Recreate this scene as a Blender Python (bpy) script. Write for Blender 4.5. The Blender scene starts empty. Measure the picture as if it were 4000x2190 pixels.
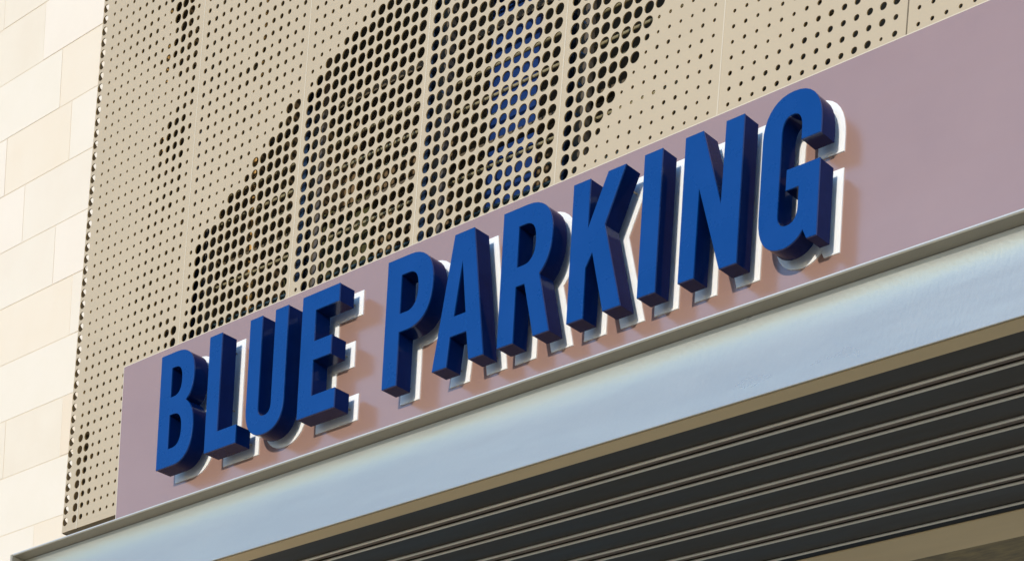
import bpy, math, random
from mathutils import Vector, Matrix
from mathutils.geometry import tessellate_polygon

random.seed(7)
scn = bpy.context.scene
COL = scn.collection

# ---------------------------------------------------------------- camera
OX, OY, OZ = 9.0, -8.559626, 1.6          # eye height 1.6 m, letters' front face on the plane y = 0
F_PX, PPX, PPY, WPX = 7818.074, 1997.05, 4961.55, 4000.0
R0 = Vector((0.7374508690716135, 0.6728918395637687, 0.05816173960611232))
R1 = Vector((0.046776160998721894, 0.03502380467738586, -0.9982912019386638))
R2 = Vector((-0.6737790487004947, 0.7389113972519945, -0.005646961824628205))
R2 = R0.cross(R1).normalized(); R1 = R2.cross(R0).normalized()
cam_d = bpy.data.cameras.new('camera')
cam = bpy.data.objects.new('camera', cam_d)
COL.objects.link(cam)
M = Matrix((R0, -R1, -R2)).transposed().to_4x4()
M.translation = Vector((OX, OY, OZ))
cam.matrix_world = M
cam_d.sensor_fit = 'HORIZONTAL'
cam_d.sensor_width = 36.0
cam_d.lens = 36.0 * F_PX / WPX
cam_d.shift_x = (2000.0 - PPX) / WPX
cam_d.shift_y = (PPY - 1095.0) / WPX
cam_d.clip_start = 0.05
cam_d.clip_end = 5000
scn.camera = cam

# ---------------------------------------------------------------- light
SUN = Vector((0.235, -1.0, 0.20)).normalized()      # towards the sun
SUN_EL = math.asin(SUN.z)
SUN_AZ = math.atan2(SUN.x, SUN.y)
world = bpy.data.worlds.new('World')
scn.world = world
world.use_nodes = True
wn = world.node_tree
bg = wn.nodes['Background']
sky = wn.nodes.new('ShaderNodeTexSky')
sky.sky_type = 'NISHITA'
sky.sun_disc = False
sky.sun_elevation = SUN_EL
sky.sun_rotation = SUN_AZ
sky.altitude = 0
sky.air_density = 1.0
sky.dust_density = 0.3
sky.ozone_density = 4.0
wn.links.new(sky.outputs[0], bg.inputs['Color'])
bg.inputs['Strength'].default_value = 0.15
sun_d = bpy.data.lights.new('sun', 'SUN')
sun_d.energy = 2.1
sun_d.angle = math.radians(0.5)
sun_d.color = (1.0, 0.92, 0.80)
sun = bpy.data.objects.new('sun', sun_d)
sun.rotation_euler = SUN.to_track_quat('Z', 'Y').to_euler()
sun.location = (12, -20, 12)
COL.objects.link(sun)
scn.view_settings.view_transform = 'Standard'
scn.view_settings.look = 'None'
scn.view_settings.gamma = 1
scn.view_settings.use_curve_mapping = False
scn.view_settings.exposure = 0.68
scn.render.engine = 'CYCLES'

# ---------------------------------------------------------------- materials
def mat(name, col, rough=0.5, metal=0.0, ior=1.45, noise=0.0, nscale=8.0, bump=0.0, bscale=200.0,
        col2=None, coat=0.0, stretch=(1, 1, 1), rnoise=0.0, sub=0.0, sss=0.0, stint=None, coatior=1.5, coatr=0.05, wave=0.0, bstretch=(1, 1, 1)):
    m = bpy.data.materials.new(name)
    m.use_nodes = True
    nt = m.node_tree
    p = nt.nodes['Principled BSDF']
    p.inputs['Base Color'].default_value = (*col, 1)
    p.inputs['Roughness'].default_value = rough
    p.inputs['Metallic'].default_value = metal
    p.inputs['IOR'].default_value = ior
    if stint: p.inputs['Specular Tint'].default_value = (*stint, 1)
    p.inputs['Subsurface Weight'].default_value = sss
    p.inputs['Subsurface Radius'].default_value = (1.0, 0.8, 0.55)
    p.inputs['Subsurface Scale'].default_value = 0.05
    p.inputs['Coat Weight'].default_value = coat
    p.inputs['Coat Roughness'].default_value = coatr
    p.inputs['Coat IOR'].default_value = coatior
    tc = nt.nodes.new('ShaderNodeTexCoord')
    def mapped(st):
        mp = nt.nodes.new('ShaderNodeMapping')
        mp.inputs['Scale'].default_value = st
        nt.links.new(tc.outputs['Object'], mp.inputs['Vector'])
        return mp.outputs[0]
    if noise > 0 or rnoise > 0:
        n = nt.nodes.new('ShaderNodeTexNoise')
        n.inputs['Scale'].default_value = nscale
        n.inputs['Detail'].default_value = 6
        n.inputs['Roughness'].default_value = 0.6
        nt.links.new(mapped(stretch), n.inputs['Vector'])
        if noise > 0:
            r = nt.nodes.new('ShaderNodeValToRGB')
            c2 = col2 if col2 else tuple(c * (1 - noise) for c in col)
            r.color_ramp.elements[0].position = 0.3
            r.color_ramp.elements[0].color = (*c2, 1)
            r.color_ramp.elements[1].position = 0.7
            r.color_ramp.elements[1].color = (*col, 1)
            nt.links.new(n.outputs['Fac'], r.inputs['Fac'])
            nt.links.new(r.outputs[0], p.inputs['Base Color'])
        if rnoise > 0:
            mr = nt.nodes.new('ShaderNodeMapRange')
            mr.inputs['From Min'].default_value = 0.3
            mr.inputs['From Max'].default_value = 0.7
            mr.inputs['To Min'].default_value = max(0.02, rough - rnoise)
            mr.inputs['To Max'].default_value = rough + rnoise
            nt.links.new(n.outputs['Fac'], mr.inputs['Value'])
            nt.links.new(mr.outputs[0], p.inputs['Roughness'])
    if bump > 0:
        n2 = nt.nodes.new('ShaderNodeTexNoise')
        n2.inputs['Scale'].default_value = bscale
        n2.inputs['Detail'].default_value = 3
        nt.links.new(mapped(bstretch), n2.inputs['Vector'])
        b = nt.nodes.new('ShaderNodeBump')
        b.inputs['Strength'].default_value = bump
        b.inputs['Distance'].default_value = 0.002
        nt.links.new(n2.outputs['Fac'], b.inputs['Height'])
        nt.links.new(b.outputs[0], p.inputs['Normal'])
        if wave > 0:
            n3 = nt.nodes.new('ShaderNodeTexNoise')
            n3.inputs['Scale'].default_value = 1.0
            n3.inputs['Detail'].default_value = 2
            nt.links.new(mapped((0.9, 1, 5.0)), n3.inputs['Vector'])
            b3 = nt.nodes.new('ShaderNodeBump')
            b3.inputs['Strength'].default_value = 1.0
            b3.inputs['Distance'].default_value = wave
            nt.links.new(n3.outputs['Fac'], b3.inputs['Height'])
            nt.links.new(b3.outputs[0], b.inputs['Normal'])
    if sub > 0:
        tr = nt.nodes.new('ShaderNodeBsdfTranslucent')
        tr.inputs['Color'].default_value = (1.0, 0.78, 0.5, 1)
        mx = nt.nodes.new('ShaderNodeMixShader')
        mx.inputs[0].default_value = sub
        nt.links.new(p.outputs[0], mx.inputs[1])
        nt.links.new(tr.outputs[0], mx.inputs[2])
        nt.links.new(mx.outputs[0], nt.nodes['Material Output'].inputs['Surface'])
    return m

MT = {}
MT['blue_face'] = mat('blue_face', (0.0005, 0.045, 0.215), 0.28, ior=1.45, noise=0.08, nscale=3, rnoise=0.05)
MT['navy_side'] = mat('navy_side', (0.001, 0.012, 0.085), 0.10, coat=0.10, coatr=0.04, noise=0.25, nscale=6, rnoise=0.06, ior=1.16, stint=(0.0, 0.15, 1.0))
MT['white_plate'] = mat('white_plate', (0.93, 0.915, 0.88), 0.22, ior=1.8, noise=0.02, nscale=10, sss=0.35)
MT['white_bounce'] = mat('white_bounce_sheet', (0.88, 0.88, 0.86), 0.5, noise=0.02)
MT['lilac'] = mat('rose_metal', (0.32, 0.195, 0.155), 0.18, ior=2.75, noise=0.05, nscale=2.0, rnoise=0.03,
                  bump=0.05, bscale=260, wave=0.003)
MT['beige'] = mat('beige_paint', (0.445, 0.372, 0.268), 0.5, noise=0.05, nscale=1.4, bump=0.04, bscale=150)
MT['beige_light'] = mat('beige_trim_paint', (0.56, 0.50, 0.40), 0.4, noise=0.05, nscale=4)
MT['fascia'] = mat('silver_panel', (0.62, 0.61, 0.565), 0.30, metal=0.7, noise=0.04, nscale=2.0, stretch=(0.4, 1, 1.5),
                   rnoise=0.03, bump=0.5, wave=0.006, bscale=40, bstretch=(1.3, 1, 0.7))
MT['bounce_edge'] = mat('bounce_tint_edge', (0.50, 0.32, 0.12), 0.4, noise=0.1)  # gold-brown colour stands in for light bounced onto the hole walls
MT['lip'] = mat('lip_highlight_metal', (0.62, 0.63, 0.62), 0.25, metal=0.3, noise=0.05)
MT['ledge'] = mat('ledge_metal', (0.33, 0.31, 0.25), 0.4, metal=0.2, noise=0.1, nscale=5, bump=0.1, bscale=80)
MT['tan'] = mat('tan_soffit_paint', (0.90, 0.68, 0.38), 0.5, noise=0.12, nscale=3, stretch=(0.2, 1, 1), bump=0.1)
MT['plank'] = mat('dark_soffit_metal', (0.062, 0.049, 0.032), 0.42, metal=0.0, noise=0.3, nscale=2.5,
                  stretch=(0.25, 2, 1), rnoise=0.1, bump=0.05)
MT['rib'] = mat('brown_rib_metal', (0.28, 0.22, 0.18), 0.35, noise=0.25, nscale=3, stretch=(0.3, 1, 1), rnoise=0.08)
MT['glint'] = mat('edge_glint_metal', (0.95, 0.89, 0.76), 0.45, metal=0.35, noise=0.1, nscale=6, stretch=(0.3, 1, 1))
MT['black'] = mat('black_gap_shade', (0.008, 0.008, 0.010), 0.6, noise=0.2)
MT['stone'] = [mat('cream_stone_%d' % i, c, 0.8, noise=0.06, nscale=2.2, col2=c2, bump=0.25, bscale=35)
               for i, (c, c2) in enumerate([((0.66, 0.61, 0.535), (0.645, 0.585, 0.505)),
                                            ((0.67, 0.62, 0.55), (0.65, 0.60, 0.52)),
                                            ((0.65, 0.57, 0.47), (0.63, 0.54, 0.43)),
                                            ((0.655, 0.60, 0.515), (0.63, 0.565, 0.475)),
                                            ((0.68, 0.625, 0.555), (0.66, 0.60, 0.53)),
                                            ((0.66, 0.595, 0.505), (0.65, 0.575, 0.475))])]
MT['mortar'] = mat('warm_mortar', (0.62, 0.54, 0.43), 0.9, noise=0.1, bump=0.2)
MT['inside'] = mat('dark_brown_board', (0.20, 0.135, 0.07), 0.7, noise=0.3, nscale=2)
MT['blue_board'] = mat('deep_blue_board', (0.006, 0.030, 0.14), 0.4, noise=0.15, nscale=3)
MT['navy_post'] = mat('navy_glossy_post', (0.012, 0.022, 0.045), 0.18, noise=0.2, nscale=4, coat=0.4)
MT['brown_plate'] = mat('brown_grey_plate', (0.10, 0.078, 0.05), 0.5, noise=0.15, nscale=4)
MT['grey_channel'] = mat('grey_channel_metal', (0.16, 0.14, 0.12), 0.3, metal=0.3, noise=0.2)
MT['rail'] = mat('pale_gold_rail', (0.46, 0.40, 0.24), 0.25, metal=0.4, noise=0.2, nscale=7)
MT['teal'] = mat('teal_rail_metal', (0.05, 0.09, 0.11), 0.25, metal=0.3, noise=0.2, nscale=7)
MT['olive'] = mat('tree_reflection_board', (0.070, 0.068, 0.020), 0.5, noise=0.75, nscale=9)
MT['brass'] = mat('brass_pipe', (0.55, 0.32, 0.10), 0.3, metal=0.3, noise=0.2)
MT['ground'] = mat('sandy_paving', (0.68, 0.54, 0.37), 0.8, noise=0.25, nscale=0.6, bump=0.2, bscale=20)
MT['olive_soffit'] = mat('olive_brown_ceiling', (0.40, 0.28, 0.10), 0.4, noise=0.6, nscale=7, stretch=(1, 3, 1))  # olive mottling paints reflected trees into the ceiling colour
MT['stud'] = mat('tan_stud_metal', (0.45, 0.38, 0.26), 0.3, metal=0.4, noise=0.1)

# ---------------------------------------------------------------- helpers
def mesh_obj(name, verts, faces, m, parent=None, smooth=0.0):
    me = bpy.data.meshes.new(name)
    me.from_pydata(verts, [], faces)
    me.validate()
    me.materials.append(m)
    if smooth > 0:
        me.polygons.foreach_set('use_smooth', [True] * len(me.polygons))
        me.update()
        me.set_sharp_from_angle(angle=math.radians(smooth))
    me.update()
    o = bpy.data.objects.new(name, me)
    COL.objects.link(o)
    if parent:
        o.parent = parent
        o.matrix_parent_inverse = Matrix.Translation(-Vector(parent.location))
    return o

def thing(name, label, cat, loc=(0, 0, 0), group=None):
    o = bpy.data.objects.new(name, None)
    o.empty_display_size = 0.2
    o.location = loc
    COL.objects.link(o)
    o['label'] = label
    o['category'] = cat
    if group:
        o['group'] = group
    return o

def tag(o, label=None, cat=None, group=None, kind=None):
    if label: o['label'] = label
    if cat: o['category'] = cat
    if group: o['group'] = group
    if kind: o['kind'] = kind
    return o

def box_data(x0, x1, y0, y1, z0, z1, b=0.0):
    """box with its long edges (along x) and ends chamfered by b"""
    if b <= 0:
        v = [(x, y, z) for x in (x0, x1) for y in (y0, y1) for z in (z0, z1)]
        f = [(0, 1, 3, 2), (4, 6, 7, 5), (0, 4, 5, 1), (2, 3, 7, 6), (0, 2, 6, 4), (1, 5, 7, 3)]
        return v, f
    prof = [(y0 + b, z0), (y1 - b, z0), (y1, z0 + b), (y1, z1 - b), (y1 - b, z1), (y0 + b, z1), (y0, z1 - b), (y0, z0 + b)]
    v = [(x0, *q) for q in prof] + [(x1, *q) for q in prof]
    n = 8
    f = [(i, i + n, (i + 1) % n + n, (i + 1) % n) for i in range(n)]
    f.append(tuple(range(n)))
    f.append(tuple(range(2 * n - 1, n - 1, -1)))
    return v, f

def box(name, x0, x1, y0, y1, z0, z1, m, parent=None, b=0.0):
    v, f = box_data(x0, x1, y0, y1, z0, z1, b)
    return mesh_obj(name, v, f, m, parent)

def extrude_x(name, prof, x0, x1, m, parent=None, smooth=30, closed=True):
    """profile of (y, z) points swept along x"""
    n = len(prof)
    v = [(x0, *q) for q in prof] + [(x1, *q) for q in prof]
    f = [(i, i + n, (i + 1) % n + n, (i + 1) % n) for i in range(n if closed else n - 1)]
    if closed:
        tri = tessellate_polygon([[Vector((q[0], q[1], 0)) for q in prof]])
        f += [tuple(t) for t in tri] + [tuple(n + i for i in t[::-1]) for t in tri]
    return mesh_obj(name, v, f, m, parent, smooth)

def tube(name, a, b, r, m, parent=None, n=12):
    a, b = Vector(a), Vector(b)
    d = (b - a).normalized()
    u = d.orthogonal().normalized(); w = d.cross(u)
    v = []
    for p in (a, b):
        for i in range(n):
            t = 2 * math.pi * i / n
            v.append(tuple(p + r * (math.cos(t) * u + math.sin(t) * w)))
    f = [(i, (i + 1) % n, (i + 1) % n + n, i + n) for i in range(n)]
    f.append(tuple(range(n - 1, -1, -1))); f.append(tuple(range(n, 2 * n)))
    return mesh_obj(name, v, f, m, parent, 40)

# ---------------------------------------------------------------- ground
box('ground', -400, 400, -700, 60, -0.3, 0.0, MT['ground'])['kind'] = 'structure'

# ---------------------------------------------------------------- stone wall behind the screen, left
YW = 1.3
XWR = -3.6
wall = thing('stone_wall', 'sunlit cream stone block wall left of and behind the perforated screen', 'wall', (-8, YW, 0))
box('mortar_backing', -16, XWR, YW + 0.003, YW + 0.35, 0.0, 16.0, MT['mortar'], wall)
COURSE0, CP = 12.39, 0.5158
joints = {0: [-6.39], 1: [-6.09], 2: [-6.887], 3: [-6.56], 4: [-6.045], 5: [-7.35, -5.75], 6: [-7.15, -5.6],
          7: [-6.654, -5.788], 8: [-7.2, -5.5], 9: [-6.118]}
for c in range(-4, 17):
    zt = COURSE0 - c * CP
    zb = zt - CP
    js = sorted(joints.get(c, [-6.2 + random.uniform(-0.6, 0.6)]))
    xs = list(js)
    while xs[0] > -9.5: xs.insert(0, xs[0] - random.uniform(0.95, 1.35))
    while xs[-1] < XWR - 1.2: xs.append(xs[-1] + random.uniform(0.95, 1.35))
    xs.append(XWR)
    g = 0.004
    for a, b_ in zip(xs[:-1], xs[1:]):
        if b_ - a < 0.1: continue
        y = YW + random.uniform(-0.002, 0.001)
        e = 0.0015
        x0, x1, z0, z1 = a + g, b_ - g, zb + g, zt - g
        v = [(x0, YW + 0.02, z0), (x1, YW + 0.02, z0), (x1, YW + 0.02, z1), (x0, YW + 0.02, z1),
             (x0, y + e, z0), (x1, y + e, z0), (x1, y + e, z1), (x0, y + e, z1),
             (x0 + e, y, z0 + e), (x1 - e, y, z0 + e), (x1 - e, y, z1 - e), (x0 + e, y, z1 - e)]
        f = [(8, 9, 10, 11), (4, 5, 9, 8), (5, 6, 10, 9), (6, 7, 11, 10), (7, 4, 8, 11),
             (0, 1, 5, 4), (1, 2, 6, 5), (2, 3, 7, 6), (3, 0, 4, 7)]
        k = 2 if (c == 7 and a > -5.80) else random.choice([0, 1, 3, 4, 5])
        mesh_obj('stone', v, f, MT['stone'][k], wall)

# ---------------------------------------------------------------- perforated screen
TILT = 0.027673681
def sp(x, zr, dy=0.0):
    """point on the leaning screen: x, distance up the slope, depth behind its front"""
    z = zr * math.cos(TILT)
    return (x + OX, 0.217 + (z - 5.3) * math.tan(TILT) + dy, z + OZ)
OFFX = [-13.1, -12.9, -12.2, -10.5, -8, -6, -5.75, -4.0]
OFFV = [0, 0, .008, .0095, .014, .015, .009, .009]
def offx(x):
    for a, b, p, q in zip(OFFX, OFFX[1:], OFFV, OFFV[1:]):
        if x <= b: return p + (q - p) * max(0, (x - a)) / (b - a)
    return OFFV[-1]
PITCH = 0.08789
def rowz(k, x): return 5.413 + PITCH * k + offx(x)
HOLES = [
    (0, -12.9300, 0.08146, [
        [30, 22, 13, 14, 14, 13, 13, 13, 0, 0, 0, 0, 0, 0],
        [32, 22, 19, 14, 13, 13, 13, 13, 0, 0, 0, 0, 0, 0],
        [32, 23, 22, 15, 13, 13, 13, 13, 0, 0, 0, 0, 0, 0],
        [32, 26, 19, 16, 13, 13, 13, 13, 0, 0, 0, 0, 0, 0],
        [30, 26, 13, 15, 13, 12, 12, 12, 0, 0, 0, 0, 0, 0],
        [32, 28, 22, 17, 13, 12, 12, 12, 0, 0, 0, 0, 0, 0],
        [32, 32, 15, 16, 12, 12, 12, 13, 0, 0, 0, 0, 0, 0],
        [30, 32, 15, 15, 12, 12, 12, 12, 0, 0, 0, 0, 0, 0],
        [18, 18, 16, 15, 15, 13, 12, 13, 0, 0, 0, 0, 0, 0],
        [15, 16, 16, 15, 15, 14, 15, 15, 0, 0, 0, 0, 0, 0],
        [14, 15, 16, 15, 14, 13, 15, 15, 0, 0, 0, 0, 0, 0],
        [15, 15, 15, 15, 15, 15, 16, 16, 0, 0, 0, 0, 0, 0],
        [16, 14, 15, 15, 15, 15, 16, 16, 16, 15, 15, 17, 21, 34],
        [17, 16, 14, 15, 15, 15, 15, 15, 16, 16, 16, 19, 30, 34],
        [16, 15, 14, 15, 15, 15, 15, 15, 16, 17, 18, 21, 22, 17],
        [13, 13, 13, 13, 13, 12, 14, 15, 16, 18, 18, 18, 17, 16],
        [13, 12, 12, 13, 12, 12, 14, 17, 16, 20, 19, 17, 17, 16],
        [12, 11, 11, 12, 12, 12, 14, 17, 18, 18, 16, 17, 16, 16],
        [12, 11, 12, 12, 12, 12, 13, 17, 18, 19, 16, 17, 15, 16],
        [11, 11, 12, 13, 13, 13, 13, 15, 17, 18, 18, 17, 16, 15],
        [12, 12, 13, 13, 13, 13, 13, 15, 16, 16, 15, 18, 18, 15],
        [15, 14, 13, 13, 13, 12, 13, 14, 16, 16, 15, 13, 16, 17],
        [14, 13, 13, 13, 13, 12, 12, 13, 17, 17, 17, 13, 16, 20],
        [12, 12, 13, 13, 13, 12, 14, 15, 17, 18, 18, 17, 13, 19],
        [12, 12, 12, 11, 12, 11, 12, 14, 17, 18, 20, 22, 14, 18],
        [13, 13, 12, 11, 11, 12, 14, 15, 17, 19, 20, 20, 20, 15],
        [13, 13, 12, 11, 12, 13, 13, 12, 15, 17, 19, 20, 22, 15],
        [13, 13, 12, 12, 13, 13, 12, 14, 18, 20, 20, 22, 22, 15],
        [12, 12, 11, 11, 12, 12, 12, 13, 19, 22, 22, 26, 26, 14],
        [12, 12, 11, 11, 11, 11, 11, 12, 11, 26, 26, 28, 28, 15],
        [12, 12, 12, 12, 12, 11, 11, 12, 18, 26, 28, 28, 28, 21],
        [12, 12, 12, 12, 13, 12, 11, 11, 12, 14, 28, 28, 26, 15],
        [12, 12, 12, 12, 12, 11, 12, 11, 12, 14, 14, 22, 22, 21],
        [13, 12, 11, 11, 11, 11, 11, 12, 12, 12, 12, 16, 20, 23],
        [13, 13, 11, 11, 12, 11, 12, 13, 12, 12, 14, 13, 16, 20],
        [13, 13, 13, 13, 13, 13, 13, 12, 12, 15, 13, 22, 22, 26],
        [13, 13, 13, 13, 12, 12, 13, 13, 14, 21, 22, 26, 23, 26],
        [12, 13, 13, 13, 12, 12, 13, 16, 19, 26, 26, 26, 28, 30],
        [12, 12, 13, 13, 14, 14, 17, 17, 16, 19, 28, 30, 28, 26],
        [12, 13, 13, 14, 16, 17, 18, 18, 13, 10, 21, 35, 30, 17],
        [13, 13, 14, 15, 16, 17, 18, 18, 14, 10, 34, 35, 35, 16],
        [13, 13, 14, 15, 16, 17, 17, 16, 10, 22, 35, 35, 35, 23],
        [14, 14, 14, 14, 15, 16, 16, 19, 16, 26, 35, 35, 34, 30],
        [13, 14, 13, 14, 15, 16, 17, 18, 19, 23, 30, 32, 32, 30],
        [13, 13, 13, 14, 15, 15, 17, 18, 20, 23, 28, 28, 28, 28],
        [13, 13, 14, 14, 15, 16, 17, 19, 20, 22, 26, 26, 26, 26],
        [13, 14, 14, 15, 15, 16, 17, 19, 20, 22, 23, 26, 26, 26],
        [14, 14, 15, 15, 16, 17, 18, 19, 20, 21, 14, 14, 14, 14],
        [15, 15, 15, 16, 16, 17, 18, 14, 14, 14, 14, 14, 14, 14],
    ]),
    (12, -11.7350, 0.08223, [
        [30, 35, 35, 35, 35, 35, 35, 35, 35, 35, 35, 35, 35, 35],
        [26, 35, 35, 35, 35, 35, 35, 35, 35, 35, 35, 35, 35, 35],
        [20, 35, 35, 35, 35, 35, 35, 35, 35, 35, 35, 35, 35, 35],
        [18, 35, 35, 35, 35, 35, 35, 35, 35, 35, 35, 35, 35, 35],
        [17, 35, 35, 35, 35, 35, 35, 35, 35, 35, 35, 35, 35, 35],
        [16, 35, 35, 35, 35, 35, 35, 35, 35, 35, 35, 35, 35, 35],
        [16, 35, 35, 35, 35, 35, 35, 35, 35, 35, 35, 35, 35, 35],
        [15, 35, 35, 35, 35, 35, 35, 35, 35, 35, 35, 35, 35, 35],
        [15, 18, 35, 35, 35, 35, 35, 35, 35, 35, 35, 35, 35, 35],
        [14, 15, 15, 12, 35, 35, 35, 35, 35, 35, 35, 35, 35, 35],
        [15, 15, 14, 13, 12, 35, 35, 35, 35, 35, 35, 35, 35, 35],
        [16, 15, 14, 12, 13, 13, 11, 26, 35, 35, 35, 35, 35, 35],
        [16, 15, 14, 13, 13, 14, 13, 12, 35, 35, 35, 35, 35, 35],
        [17, 15, 15, 15, 15, 15, 16, 15, 11, 15, 35, 35, 35, 35],
        [16, 16, 15, 15, 15, 15, 15, 15, 14, 12, 13, 23, 35, 35],
        [16, 16, 16, 15, 15, 16, 16, 15, 15, 15, 13, 10, 35, 35],
        [17, 16, 16, 16, 16, 16, 18, 17, 16, 15, 14, 15, 14, 12],
        [17, 17, 16, 16, 17, 17, 18, 16, 17, 17, 16, 15, 15, 16],
        [17, 17, 17, 17, 16, 17, 16, 10, 17, 18, 17, 16, 15, 15],
        [17, 18, 17, 17, 16, 19, 20, 20, 18, 18, 17, 17, 15, 15],
        [18, 18, 18, 17, 17, 20, 22, 28, 19, 17, 19, 17, 15, 16],
        [19, 19, 19, 18, 16, 15, 11, 20, 20, 14, 17, 16, 16, 17],
        [19, 19, 19, 17, 15, 15, 15, 15, 20, 18, 18, 18, 15, 15],
        [18, 18, 18, 18, 16, 16, 16, 16, 18, 19, 18, 18, 14, 18],
        [18, 18, 18, 18, 16, 16, 17, 18, 19, 19, 18, 18, 16, 16],
        [20, 18, 17, 17, 16, 16, 16, 18, 19, 18, 18, 17, 16, 16],
        [19, 18, 17, 17, 17, 16, 17, 18, 18, 18, 18, 17, 17, 16],
        [17, 17, 18, 18, 18, 17, 17, 18, 18, 18, 17, 17, 17, 16],
        [18, 18, 19, 19, 19, 18, 18, 18, 18, 18, 17, 17, 17, 17],
        [21, 20, 20, 20, 19, 19, 18, 18, 18, 18, 17, 14, 14, 14],
        [23, 22, 21, 21, 20, 19, 19, 18, 14, 14, 14, 14, 14, 14],
    ]),
    (12, -10.5320, 0.08215, [
        [14, 35, 35, 35, 35, 35, 35, 35, 35, 35, 35, 35, 35, 35],
        [35, 35, 35, 35, 35, 35, 35, 35, 35, 35, 35, 35, 35, 35],
        [35, 35, 35, 35, 35, 35, 35, 35, 35, 35, 35, 35, 35, 35],
        [35, 35, 35, 35, 35, 35, 35, 35, 35, 35, 35, 35, 35, 35],
        [35, 35, 35, 35, 35, 35, 35, 35, 35, 35, 35, 35, 35, 35],
        [35, 35, 35, 35, 35, 35, 35, 35, 35, 35, 35, 35, 35, 35],
        [35, 35, 35, 35, 35, 35, 35, 35, 35, 35, 35, 35, 35, 35],
        [35, 35, 35, 35, 35, 35, 35, 35, 35, 35, 35, 35, 35, 35],
        [35, 35, 35, 35, 35, 35, 35, 35, 35, 35, 35, 35, 35, 35],
        [35, 35, 35, 35, 35, 35, 35, 35, 35, 35, 35, 35, 35, 35],
        [35, 35, 35, 35, 35, 35, 35, 35, 35, 35, 35, 35, 35, 35],
        [35, 35, 35, 35, 35, 35, 35, 35, 35, 35, 35, 35, 35, 35],
        [35, 35, 35, 35, 35, 35, 35, 35, 35, 35, 35, 35, 35, 35],
        [35, 35, 35, 35, 35, 35, 35, 35, 35, 35, 35, 35, 35, 35],
        [35, 35, 35, 35, 35, 35, 35, 35, 35, 35, 35, 35, 35, 35],
        [35, 35, 35, 35, 35, 35, 35, 35, 35, 35, 35, 35, 35, 35],
        [16, 35, 35, 35, 35, 35, 35, 35, 35, 35, 35, 35, 35, 35],
        [14, 12, 35, 35, 35, 35, 35, 35, 35, 35, 35, 35, 35, 35],
        [14, 14, 10, 12, 26, 35, 35, 35, 35, 35, 35, 35, 35, 35],
        [15, 14, 14, 14, 12, 12, 20, 26, 35, 35, 35, 35, 35, 35],
        [15, 15, 15, 14, 14, 14, 13, 12, 15, 35, 17, 16, 35, 35],
        [15, 15, 15, 16, 15, 14, 14, 13, 14, 15, 16, 16, 35, 35],
        [15, 15, 15, 16, 15, 15, 14, 14, 15, 15, 16, 16, 35, 35],
        [15, 15, 15, 15, 15, 15, 15, 15, 15, 15, 15, 16, 35, 35],
        [16, 15, 15, 15, 15, 15, 15, 15, 15, 15, 15, 16, 14, 14],
        [16, 16, 15, 15, 15, 15, 15, 15, 15, 15, 14, 14, 14, 14],
    ]),
    (12, -9.3350, 0.08254, [
        [35, 35, 35, 35, 35, 35, 35, 35, 35, 35, 35, 35, 35, 35],
        [35, 35, 35, 35, 35, 35, 35, 35, 35, 35, 35, 35, 35, 35],
        [35, 35, 35, 35, 35, 35, 35, 35, 35, 35, 35, 35, 35, 35],
        [35, 35, 35, 35, 35, 35, 35, 35, 35, 35, 35, 35, 35, 35],
        [35, 35, 35, 35, 35, 35, 35, 35, 35, 35, 35, 35, 35, 35],
        [35, 35, 35, 35, 35, 35, 35, 35, 35, 35, 35, 35, 35, 35],
        [35, 35, 35, 35, 35, 35, 35, 35, 35, 35, 35, 35, 35, 35],
        [35, 35, 35, 35, 35, 35, 35, 35, 35, 35, 35, 35, 35, 35],
        [35, 35, 35, 35, 35, 35, 35, 35, 35, 35, 35, 35, 35, 35],
        [35, 35, 35, 35, 35, 35, 35, 35, 35, 35, 35, 35, 35, 35],
        [35, 35, 35, 35, 35, 35, 35, 35, 35, 35, 35, 35, 35, 35],
        [35, 35, 35, 35, 35, 35, 35, 35, 35, 35, 35, 35, 35, 35],
        [35, 35, 35, 35, 35, 35, 35, 35, 35, 35, 35, 35, 35, 35],
        [35, 35, 35, 35, 35, 35, 35, 35, 35, 35, 35, 35, 35, 35],
        [35, 35, 35, 35, 35, 35, 35, 35, 35, 35, 35, 35, 35, 35],
        [35, 35, 35, 35, 35, 35, 35, 35, 35, 35, 35, 35, 35, 35],
        [35, 35, 35, 35, 35, 35, 35, 35, 35, 35, 35, 35, 35, 35],
        [35, 35, 35, 35, 35, 35, 35, 35, 35, 35, 35, 35, 35, 35],
        [35, 35, 35, 35, 35, 35, 35, 35, 35, 35, 35, 35, 35, 12],
        [35, 35, 35, 35, 35, 35, 35, 35, 35, 35, 35, 12, 12, 12],
    ]),
    (12, -8.1240, 0.08208, [
        [35, 21, 10, 10, 13, 13, 12, 10, 11, 10, 11, 10, 11, 10],
        [35, 35, 25, 10, 10, 11, 12, 11, 11, 11, 13, 13, 10, 11],
        [35, 35, 35, 20, 9, 11, 11, 11, 11, 13, 13, 11, 11, 12],
        [35, 35, 35, 35, 20, 10, 11, 11, 13, 13, 12, 12, 11, 14],
        [35, 35, 35, 35, 35, 10, 11, 11, 13, 12, 11, 11, 14, 11],
        [35, 35, 35, 35, 35, 35, 10, 10, 13, 11, 11, 11, 12, 11],
        [35, 35, 35, 35, 35, 35, 35, 10, 13, 13, 10, 11, 12, 11],
        [35, 35, 35, 35, 35, 35, 35, 19, 10, 11, 10, 10, 11, 11],
        [35, 35, 35, 35, 35, 35, 35, 35, 11, 11, 12, 11, 11, 11],
        [35, 35, 35, 35, 35, 35, 35, 35, 35, 11, 12, 11, 11, 11],
        [35, 35, 35, 35, 35, 35, 35, 35, 35, 11, 11, 11, 11, 11],
        [35, 35, 35, 35, 35, 35, 35, 35, 35, 12, 11, 11, 11, 11],
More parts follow.
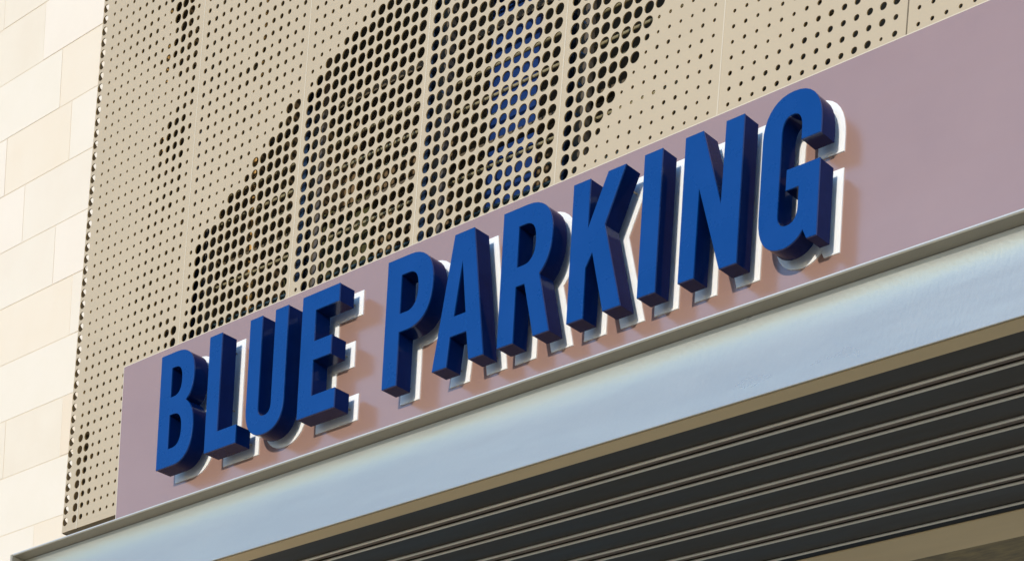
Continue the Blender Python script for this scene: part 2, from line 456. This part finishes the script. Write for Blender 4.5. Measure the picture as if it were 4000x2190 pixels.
        [35, 35, 35, 35, 35, 35, 35, 35, 35, 12, 12, 12, 12, 12],
        [35, 35, 35, 35, 35, 35, 35, 35, 12, 12, 12, 12, 12, 12],
        [35, 35, 35, 35, 35, 12, 12, 12, 12, 12, 12, 12, 12, 12],
    ]),
    (12, -6.9170, 0.08246, [
        [12, 12, 12, 14, 15, 15, 14, 15, 17, 17, 19, 21, 10, 16],
        [13, 13, 13, 15, 16, 15, 16, 16, 16, 17, 18, 17, 20, 15],
        [14, 11, 12, 12, 13, 14, 17, 16, 17, 17, 17, 20, 21, 22],
        [12, 11, 12, 10, 11, 11, 14, 16, 18, 18, 19, 19, 20, 21],
        [11, 12, 11, 11, 12, 11, 13, 15, 16, 18, 18, 18, 19, 19],
        [12, 12, 11, 11, 12, 12, 13, 15, 15, 17, 17, 18, 18, 18],
        [11, 11, 12, 12, 12, 12, 13, 14, 15, 16, 16, 17, 17, 17],
        [11, 11, 12, 12, 12, 12, 13, 14, 14, 15, 16, 16, 16, 16],
        [11, 11, 12, 12, 12, 12, 13, 13, 14, 14, 15, 15, 16, 12],
    ]),
    (12, -5.7045, 0.08230, [
        [12, 12, 12, 12, 12, 12, 12, 12, 13, 13, 13, 12, 12, 12],
        [12, 12, 12, 12, 12, 12, 12, 13, 13, 13, 12, 12, 12, 12],
        [13, 12, 12, 12, 12, 12, 13, 13, 13, 13, 12, 12, 12, 12],
        [16, 14, 13, 13, 13, 13, 13, 13, 13, 13, 12, 12, 12, 12],
    ]),
]

SEAMS = [-13.08, -11.797, -10.598, -9.400, -8.195, -6.986, -5.7725, -4.568]
ZBOT = 5.333
TH = 0.008
screen = thing('perforated_screen', 'beige metal facade screen of tall panels pierced by round holes of many sizes', 'screen',
               (-1.0, 0.25, 6.9))

def add_cell(V, F, pt, xa, xb, za, zb, cx, cz, r):
    """rectangular piece of sheet with a round hole; pt(x, z, depth) -> world"""
    n = 5 if r > 0.02 else (3 if r > 0.012 else 2)
    out = []
    for (ax, az), (bx, bz) in (((xa, za), (xb, za)), ((xb, za), (xb, zb)), ((xb, zb), (xa, zb)), ((xa, zb), (xa, za))):
        for i in range(n + 1):
            t = i / (n + 1)
            out.append((ax + (bx - ax) * t, az + (bz - az) * t))
    m = len(out)
    b = len(V)
    inn = []
    for (x, z) in out:
        # even angles give round holes even in long cells
        inn.append(math.atan2(z - cz, x - cx))
    a0 = inn[0]
    for i in range(m):
        t = a0 + 2 * math.pi * i / m
        t = inn[i] if abs((inn[i] - t + math.pi) % (2 * math.pi) - math.pi) > 0.7 else t
        inn[i] = (cx + r * math.cos(t), cz + r * math.sin(t))
    for (x, z) in out: V.append(pt(x, z, 0))
    for (x, z) in inn: V.append(pt(x, z, 0))
    for (x, z) in inn: V.append(pt(x, z, TH))
    for (x, z) in out: V.append(pt(x, z, TH))
    for i in range(m):
        j = (i + 1) % m
        F.append((b + i, b + j, b + m + j, b + m + i))
        F.append((b + m + i, b + m + j, b + 2 * m + j, b + 2 * m + i))
        F.append((b + 2 * m + i, b + 2 * m + j, b + 3 * m + j, b + 3 * m + i))

def add_plain(V, F, pt, xa, xb, za, zb):
    b = len(V)
    for d in (0, TH):
        for q in ((xa, za), (xb, za), (xb, zb), (xa, zb)): V.append(pt(*q, d))
    F.append((b, b + 1, b + 2, b + 3)); F.append((b + 7, b + 6, b + 5, b + 4))
    for i in range(4):
        j = (i + 1) % 4
        F.append((b + i, b + 4 + i, b + 4 + j, b + j))

def edge_faces(o):
    """the cut edges of the holes, painted gold-brown for warm bounced light"""
    me = o.data
    me.materials.append(MT['bounce_edge'])
    for p in me.polygons:
        if abs(p.normal.y) < 0.5: p.material_index = 1

for pi, (k0, x0, dx, rows) in enumerate(HOLES):      # rows from the bottom up, hole radii in millimetres
    V, F = [], []
    gap = 0.004 if pi == 6 else 0.0015
    gapr = 0.004 if pi == 5 else 0.0015
    L, Rr = SEAMS[pi] + (0 if pi == 0 else gap), SEAMS[pi + 1] - gapr
    xc = [x0 + c * dx for c in range(14)]
    edges = [L] + [0.5 * (xc[c] + xc[c + 1]) for c in range(13)] + [Rr]
    if pi == 0:
        xc = [-13.046] + xc
        edges = [L, -12.990] + edges[1:]
    nrow = len(rows)
    for r_i, row in enumerate(rows):
        k = k0 + r_i
        if pi == 0: row = [35] + row          # edge column of large holes
        for c, ch in enumerate(row):
            if ch == 0: continue
            x = xc[c]
            z = rowz(k, x)
            z0 = rowz(k, edges[c]) - PITCH / 2; z1 = z0 + PITCH
            zl = rowz(k, x) - PITCH / 2; zh = zl + PITCH
            if r_i == 0:
                zl = z - PITCH / 2
                zb_ = ZBOT if pi == 0 else 6.36
                if zl > zb_ + 0.001: add_plain(V, F, sp, edges[c], edges[c + 1], zb_, zl - 0.0004)
            rr = ch / 1000.0
            if pi == 0 and c == 0: rr = 0.0325
            rr *= 1.0 + 0.02 * math.sin(k * 12.9 + c * 78.2)
            add_cell(V, F, sp, edges[c], edges[c + 1], zl, zh, x, z, rr)
    # plain sheet above the last row, out of sight
    ztop = rowz(k0 + nrow, 0.5 * (L + Rr)) - PITCH / 2
    add_plain(V, F, sp, L, Rr, ztop, ztop + 1.5)
    if pi == 0:
        add_plain(V, F, sp, -12.30, Rr, ZBOT, rowz(12, -12.0) - PITCH / 2)
    o = mesh_obj('panel', V, F, MT['beige'], screen)
    edge_faces(o)

for i, s in enumerate(SEAMS[1:6]):
    V, F = [], []
    add_plain(V, F, lambda x, z, d: sp(x, z, d * 0.5 - 0.0025), s - 0.0035, s + 0.0035, 6.40, 9.9)
    mesh_obj('joint_trim', V, F, MT['beige_light'], screen)
V, F = [], []
add_plain(V, F, lambda x, z, d: sp(x, z, d * 0.5 - 0.004), -12.894, -12.884, ZBOT - 0.004, 5.74)
mesh_obj('joint_trim', V, F, MT['beige_light'], screen)  # paler strip paints the sun caught in a sheet lap joint
# side return at the free left edge, with its own column of holes
V, F = [], []
def rp(y, z, d): 
    q = sp(-13.08, z, 0.0)
    return (q[0] + d, q[1] + y, q[2])
for k in range(0, 49):
    zc = rowz(k, -13.08) - PITCH * 0.5
    zl = zc - PITCH / 2 if k else ZBOT
    if zc - zl < 0.04: zl = zc - 0.04
    add_cell(V, F, rp, TH + 0.0005, 0.085, zl, zc + PITCH / 2, 0.046, zc, 0.036)
sr = mesh_obj('side_return', V, F, MT['beige'], screen)
sr.data.materials.append(MT['inside'])  # inner faces coloured dark in place of the shade inside the corner
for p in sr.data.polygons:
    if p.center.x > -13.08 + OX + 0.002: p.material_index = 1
q = sp(-13.08, ZBOT)
qa, qb = sp(-13.077, 5.28), sp(-13.077, 11.0)
iv = [(x, y, z) for x in (qa[0], qa[0] + 0.005) for (y, z) in ((qa[1] + 0.078, qa[2]), (1.25, qa[2]), (1.25, qb[2]), (qb[1] + 0.078, qb[2]))]
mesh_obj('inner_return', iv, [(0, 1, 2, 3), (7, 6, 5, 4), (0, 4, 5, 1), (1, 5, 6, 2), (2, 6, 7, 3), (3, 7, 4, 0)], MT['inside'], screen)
box('bottom_flange', -13.08 + OX, -12.30 + OX, q[1] + TH + 0.0005, q[1] + 0.085, q[2] - 0.001, q[2] + 0.005, MT['beige'], screen)

# ---------------------------------------------------------------- frame and boards behind the screen
frame = thing('support_frame', 'dark posts and pale rails seen through the round holes of the screen', 'frame', (-1, 0.5, 6.9))
for s in SEAMS[1:7]:
    X = s + OX
    box('post', X - 0.130, X - 0.070, 0.40, 0.46, 7.6, 12.6, MT['navy_post'], frame, 0.004)
    box('flat_bar', X - 0.066, X + 0.020, 0.44, 0.447, 7.6, 12.6, MT['brown_plate'], frame)
    box('channel', X + 0.030, X + 0.058, 0.42, 0.47, 7.6, 12.6, MT['grey_channel'], frame, 0.004)
    for zz in range(0, 26):
        z = 7.75 + zz * 0.19
        v = [(X + 0.02, 0.43, z), (X + 0.02, 0.43, z + 0.014), (X - 0.06, 0.43, z + 0.084), (X - 0.06, 0.43, z + 0.07)]
        v += [(a, b + 0.008, c) for a, b, c in v]
        mesh_obj('diagonal_brace', v, [(0, 1, 2, 3), (7, 6, 5, 4), (0, 4, 5, 1), (2, 6, 7, 3), (1, 5, 6, 2), (3, 7, 4, 0)],
                 MT['navy_post'], frame)
for z, mm, r in [(9.18, 'rail', 0.013), (8.985, 'rail', 0.010), (8.86, 'rail', 0.008), (8.535, 'rail', 0.010), (8.39, 'teal', 0.007), (8.262, 'teal', 0.012),
                 (8.238, 'rail', 0.008), (9.72, 'rail', 0.010), (10.02, 'rail', 0.009), (10.5, 'rail', 0.010),
                 (11.1, 'rail', 0.009), (7.9, 'rail', 0.013)]:
    tube('rail', (-3.6, 0.517, z), (2.6, 0.517, z), r, MT[mm], frame)
for z in (8.713, 9.47, 10.2, 10.95, 8.00):
    box('cross_beam', -3.6, 2.6, 0.56, 0.60, z - 0.022, z + 0.022, MT['brown_plate'], frame)
tag(box('blue_board', -0.26, 0.165, 0.717, 0.76, 7.6, 12.6, MT['blue_board']),
    'deep blue upright board glimpsed through the holes above the letter R', 'board')
tag(box('tree_reflection_board', -2.35, -1.45, 0.82, 0.86, 8.0, 8.95, MT['olive']),  # mottled green stands in for the reflection of trees
    'olive green board painted as a tree reflection, glimpsed through the holes above the letter E', 'board')
for i, X in enumerate((-3.61, -2.48)):
    tag(tube('brass_pipe', (X, 0.617, 7.2), (X, 0.617, 12.4), 0.022, MT['brass']),
        ['brass pipe glimpsed through holes of the leftmost screen panel', 'brass pipe glimpsed through holes of the second screen panel from left'][i],
        'pipe', 'brass pipes behind the screen')
inner = thing('inner_wall', 'dark brown wall deep behind the perforated screen', 'wall', (0, 2.4, 7))
box('wall_board', -3.55, 6.0, 2.40, 2.5, 6.75, 13.5, MT['inside'], inner)
box('side_board', -3.60, -3.552, 0.70, 2.5, 6.75, 13.5, MT['inside'], inner)
box('ceiling_board', -3.55, 6.0, 0.5, 2.398, 12.7, 12.8, MT['inside'], inner)

# ---------------------------------------------------------------- sign band
X0B, X1B = -12.366 + OX, 7.0
band = thing('sign_band', 'long lilac metal band carrying the blue sign letters', 'band', (0, 0.2, 6.8))
extrude_x('band_panel', [(0.199, 6.78), (0.197, 6.782), (0.197, 8.001), (0.199, 8.003), (0.212, 8.003), (0.212, 6.78)], X0B, X1B, MT['lilac'], band, 0)
box('edge_trim', X0B - 0.007, X0B - 0.0005, 0.198, 0.214, 6.79, 8.003, MT['beige_light'], band)
box('edge_trim', X0B - 0.007, X1B, 0.200, 0.214, 8.0035, 8.009, MT['beige_light'], band)

# ---------------------------------------------------------------- ledge, fascia and soffit
XL, XR = -13.47 + OX, 9.0
ledge = thing('entrance_canopy', 'silver canopy fascia with projecting ledge and dark slatted soffit below the sign', 'canopy', (0, 0.2, 6.4))
ZL = 6.795
extrude_x('ledge', [(0.052, ZL - 0.014), (0.050, ZL - 0.012), (0.050, ZL - 0.002), (0.053, ZL), (0.56, ZL + 0.010), (0.56, ZL - 0.020), (0.19, ZL - 0.014)],
          XL + 0.006, XR, MT['ledge'], ledge, 0)
box('lip_highlight', XL + 0.006, XR, 0.0465, 0.0495, ZL - 0.007, ZL + 0.001, MT['lip'], ledge)  # paler than the ledge metal, paints the sunlit highlight along its lip
box('upstand', XL + 0.3, X0B - 0.02, 0.34, 0.36, ZL + 0.012, ZL + 0.20, MT['inside'], ledge)
ZF = 6.353
# fascia: upright sheet whose top curls gently forward under the ledge
prof = [(0.19, ZF), (0.19, ZL - 0.21)]
for i in range(1, 11):
    t = i / 10
    prof.append((0.19 - 0.034 * t ** 2.3, ZL - 0.21 + 0.1935 * t))
back = [(0.215, ZL - 0.0165), (0.215, ZF + 0.004), (0.1925, ZF - 0.0025)]
extrude_x('fascia_sheet', prof + back, XL + 0.006, XR, MT['fascia'], ledge, 40)
box('end_plate', XL - 0.022, XL + 0.0055, 0.045, 0.56, ZF - 0.1, ZL + 0.001, MT['ledge'], ledge, 0.003)
box('soffit_border', XL + 0.006, XR, 0.2165, 0.337, ZF - 0.001, ZF + 0.012, MT['tan'], ledge)
# soffit: wide dark planks and narrow ribs, pale strips paint light caught on edges
def plank(y0, y1, m, dz=0.0, nm='plank'):
    return box(nm, XL + 0.006, XR, y0, y1, ZF + 0.004 + dz, ZF + 0.03, m, ledge, 0.002)
def joint(y):
    return tube('edge_glint', (XL + 0.006, y, ZF - 0.004), (XR, y, ZF - 0.004), 0.0085, MT['glint'], ledge)
ys = [(0.549, 0.634), (0.884, 0.975), (1.222, 1.315), (1.569, 1.664), (1.930, 2.020)]
prev = 0.345
for a, b_ in ys:
    plank(prev, a - 0.008, MT['plank'])
    joint(a)
    plank(a + 0.008, b_ - 0.008, MT['rib'], 0.006, 'rib')
    joint(b_)
    prev = b_ + 0.008
plank(prev, 2.290, MT['plank'])
joint(2.299)
box('gap_shade_strip', XL + 0.006, XR, 2.307, 2.408, ZF + 0.006, ZF + 0.02, MT['black'], ledge)  # flush black strip paints the shade of an open recess
box('inner_beam', XL + 0.006, XR, 2.409, 2.80, ZF - 0.002, ZF + 0.25, MT['tan'], ledge, 0.004)
tag(box('inner_ceiling', XL + 0.006, XR, 2.83, 7.5, ZF + 0.05, ZF + 0.1, MT['olive_soffit']), kind='structure')

# ---------------------------------------------------------------- letters
def bez(p0, p1, p2, p3, n=9):
    o = []
    for i in range(1, n + 1):
        t = i / n; u = 1 - t
        o.append((u**3 * p0[0] + 3*u*u*t * p1[0] + 3*u*t*t * p2[0] + t**3 * p3[0],
                  u**3 * p0[1] + 3*u*u*t * p1[1] + 3*u*t*t * p2[1] + t**3 * p3[1]))
    return o
def path(s):
    """'x,y x,y C x,y x,y x,y ...' : points, C starts a cubic of three points"""
    tk = s.split(); o = []; i = 0
    P = lambda t: tuple(float(q) for q in t.split(','))
    while i < len(tk):
        if tk[i] == 'C':
            o += bez(o[-1], P(tk[i + 1]), P(tk[i + 2]), P(tk[i + 3])); i += 4
        else:
            o.append(P(tk[i])); i += 1
    if math.dist(o[0], o[-1]) < 1e-6: o.pop()
    return o
def area(p): return 0.5 * sum(p[i][0] * p[(i + 1) % len(p)][1] - p[(i + 1) % len(p)][0] * p[i][1] for i in range(len(p)))
def offset(p, m):
    """mitred offset, outward for m > 0 on an anticlockwise loop"""
    n = len(p); o = []
    for i in range(n):
        a, b, c = p[i - 1], p[i], p[(i + 1) % n]
        d1 = Vector((b[0] - a[0], b[1] - a[1])).normalized(); d2 = Vector((c[0] - b[0], c[1] - b[1])).normalized()
        n1 = Vector((d1.y, -d1.x)); n2 = Vector((d2.y, -d2.x))
        bis = n1 + n2
        k = max(0.12, 1 + n1.dot(n2))
        o.append((b[0] + bis.x * m / k, b[1] + bis.y * m / k))
    return o
def orient(loops):
    o = []
    for i, l in enumerate(loops):
        a = area(l)
        if (i == 0) != (a > 0): l = l[::-1]
        o.append(l)
    return o
def slab(name, loops, y_layers, x0, z0, m, parent, smooth=35):
    """loops extruded through y; y_layers = [(y, inset), ...]; capped at both ends"""
    V, F = [], []
    cum = []
    for (y, ins) in y_layers:
        layer = []
        for l in loops:
            ll = offset(l, -ins) if ins else l
            b = len(V)
            V.extend((x0 + q[0], y, z0 + q[1]) for q in ll)
            layer.append((b, len(ll)))
        cum.append(layer)
    for la, lb in zip(cum, cum[1:]):
        for (a, n), (b, _) in zip(la, lb):
            for i in range(n):
                j = (i + 1) % n
                F.append((a + i, a + j, b + j, b + i))
    tri = tessellate_polygon([[Vector((q[0], q[1], 0)) for q in l] for l in loops])
    def fix(t, flip, base):
        return tuple(base + i for i in (t[::-1] if flip else t))
    # orientation of triangles
    flat = [q for l in loops for q in l]
    for t in tri:
        ar = area([flat[i] for i in t])
        if abs(ar) < 1e-10: continue
        F.append(fix(t, ar < 0, 0))                      # front: normal -y
        F.append(fix(t, ar > 0, cum[-1][0][0]))
    return mesh_obj(name, V, F, m, parent, smooth)

L = {
 'B': ['0,0 0,.8 .17,.8 C .30,.8 .377,.74 .377,.60 C .377,.52 .35,.46 .298,.432 C .36,.395 .393,.33 .393,.235 C .393,.09 .32,0 .19,0',
       '.123,.487 .123,.692 .16,.692 C .22,.692 .245,.66 .245,.59 C .245,.52 .215,.487 .16,.487',
       '.123,.125 .123,.362 .165,.362 C .235,.362 .263,.32 .263,.243 C .263,.165 .235,.125 .165,.125'],
 'L': ['0,0 0,.8 .13,.8 .13,.125 .333,.125 .333,0'],
 'U': ['0,.8 0,.19 C 0,.06 .07,-.008 .193,-.008 C .316,-.008 .387,.06 .387,.19 .387,.8 .258,.8 .258,.19 C .258,.14 .235,.118 .192,.118 C .148,.118 .124,.14 .124,.19 .124,.8'],
 'E': ['0,0 0,.8 .355,.8 .355,.685 .131,.685 .131,.484 .30,.484 .30,.36 .131,.36 .131,.128 .36,.128 .36,0'],
 'P': ['0,0 0,.8 .2,.8 C .335,.8 .411,.72 .411,.58 C .411,.42 .34,.333 .2,.33 .128,.33 .128,0',
       '.127,.446 .127,.687 .19,.687 C .255,.687 .283,.65 .283,.57 C .283,.49 .25,.446 .19,.446'],
 'A': ['0,0 .139,.8 .301,.8 .432,0 .31,0 .281,.178 .142,.178 .123,0', '.166,.298 .216,.628 .265,.298'],
 'R': ['0,0 0,.8 .19,.8 C .325,.8 .4,.72 .4,.585 C .4,.48 .37,.41 .312,.362 .412,0 .288,0 .197,.331 .127,.331 .127,0',
       '.129,.446 .129,.687 .18,.687 C .243,.687 .271,.65 .271,.565 C .271,.49 .24,.446 .18,.446'],
 'K': ['0,0 0,.8 .126,.8 .127,.515 .259,.8 .389,.8 .253,.5 .402,0 .272,0 .169,.365 .122,.288 .123,0'],
 'I': ['0,0 0,.8 .128,.8 .128,0'],
 'N': ['0,0 0,.8 .122,.8 .27,.356 .276,.8 .397,.8 .397,0 .281,0 .114,.488 .109,0'],
 'G': ['0,.19 0,.60 C 0,.73 .07,.812 .187,.812 C .31,.812 .372,.73 .372,.60 .372,.536 .25,.536 .25,.60 C .25,.66 .228,.688 .187,.688 C .146,.688 .122,.66 .122,.60 .122,.18 C .122,.13 .146,.105 .186,.105 C .226,.105 .25,.135 .25,.185 .25,.292 .167,.292 .167,.402 .376,.402 .379,0 .317,0 .29,.053 C .262,.01 .215,-.014 .165,-.014 C .06,-.014 0,.06 0,.19'],
}
STUDS = {
 'B': [(.06, .74), (.06, .06), (.33, .24), (.32, .6)], 'L': [(.065, .74), (.075, .34), (.065, .06), (.28, .06)],
 'U': [(.06, .74), (.32, .74), (.19, .05), (.06, .3)], 'E': [(.06, .74), (.30, .74), (.25, .42), (.06, .06), (.31, .06)],
 'P': [(.06, .74), (.34, .56), (.065, .06)], 'A': [(.22, .74), (.07, .06), (.37, .06)],
 'R': [(.06, .74), (.33, .58), (.065, .06), (.34, .06)], 'K': [(.06, .74), (.32, .73), (.06, .06), (.33, .06)],
 'I': [(.064, .74), (.064, .4), (.064, .06)], 'N': [(.06, .74), (.335, .74), (.055, .06), (.34, .06)],
 'G': [(.19, .75), (.06, .4), (.19, .045), (.315, .2)],
}
LABELS = ['blue raised letter B, first letter of the word BLUE', 'blue raised letter L between the B and the U',
          'blue raised letter U between the L and the E', 'blue raised letter E with three arms, last letter of BLUE',
          'blue raised letter P, first letter of the word PARKING', 'blue raised letter A between the P and the R',
          'blue raised letter R between the A and the K', 'blue raised letter K between the R and the I',
          'blue raised letter I, a single upright bar between K and N', 'blue raised letter N between the I and the G',
          'blue raised letter G, last letter of the word PARKING']
ZB = 5.408 + OZ
row = [('B', -2.645, .007), ('L', -2.110, .005), ('U', -1.682, .004), ('E', -1.1507, .006), ('P', -0.3468, .001), ('A', 0.0977, .0),
       ('R', 0.6425, .001), ('K', 1.1905, -.002), ('I', 1.7128, .0005), ('N', 2.0009, 0), ('G', 2.530, -.002)]
Y_REAR, Y_PLATE, Y_PBACK = 0.130, 0.189, 0.1965
for (ch, x0, dz), lab in zip(row, LABELS):
    z0 = ZB + dz
    t = thing('sign_letter', lab, 'letter', (x0, 0.13, z0), 'blue letters spelling BLUE PARKING')
    loops = orient([path(s) for s in L[ch]])
    slab('face', loops, [(0.0, 0.0022), (0.0022, 0.0), (0.012, 0.0)], x0, z0, MT['blue_face'], t, 20)
    slab('bounce_panel', [offset(l, -0.001) for l in loops], [(Y_REAR - 0.003, 0), (Y_REAR - 0.0005, 0)], x0, z0, MT['white_bounce'], t)  # unseen white back, added to bounce light onto the shaded plate
    slab('side_wall', loops, [(0.0122, 0.0008), (Y_REAR, 0.0008)], x0, z0, MT['navy_side'], t)
    pl = [offset(l, 0.0225) for l in loops]
    slab('backing_plate', pl, [(Y_PLATE, 0.0012), (Y_PLATE + 0.0012, 0), (Y_PBACK, 0)], x0, z0, MT['white_plate'], t)
    for (sx, sz) in STUDS[ch]:
        tube('stud', (x0 + sx, Y_REAR - 0.001, z0 + sz), (x0 + sx, Y_PLATE - 0.0005, z0 + sz), 0.006, MT['stud'], t, 10)
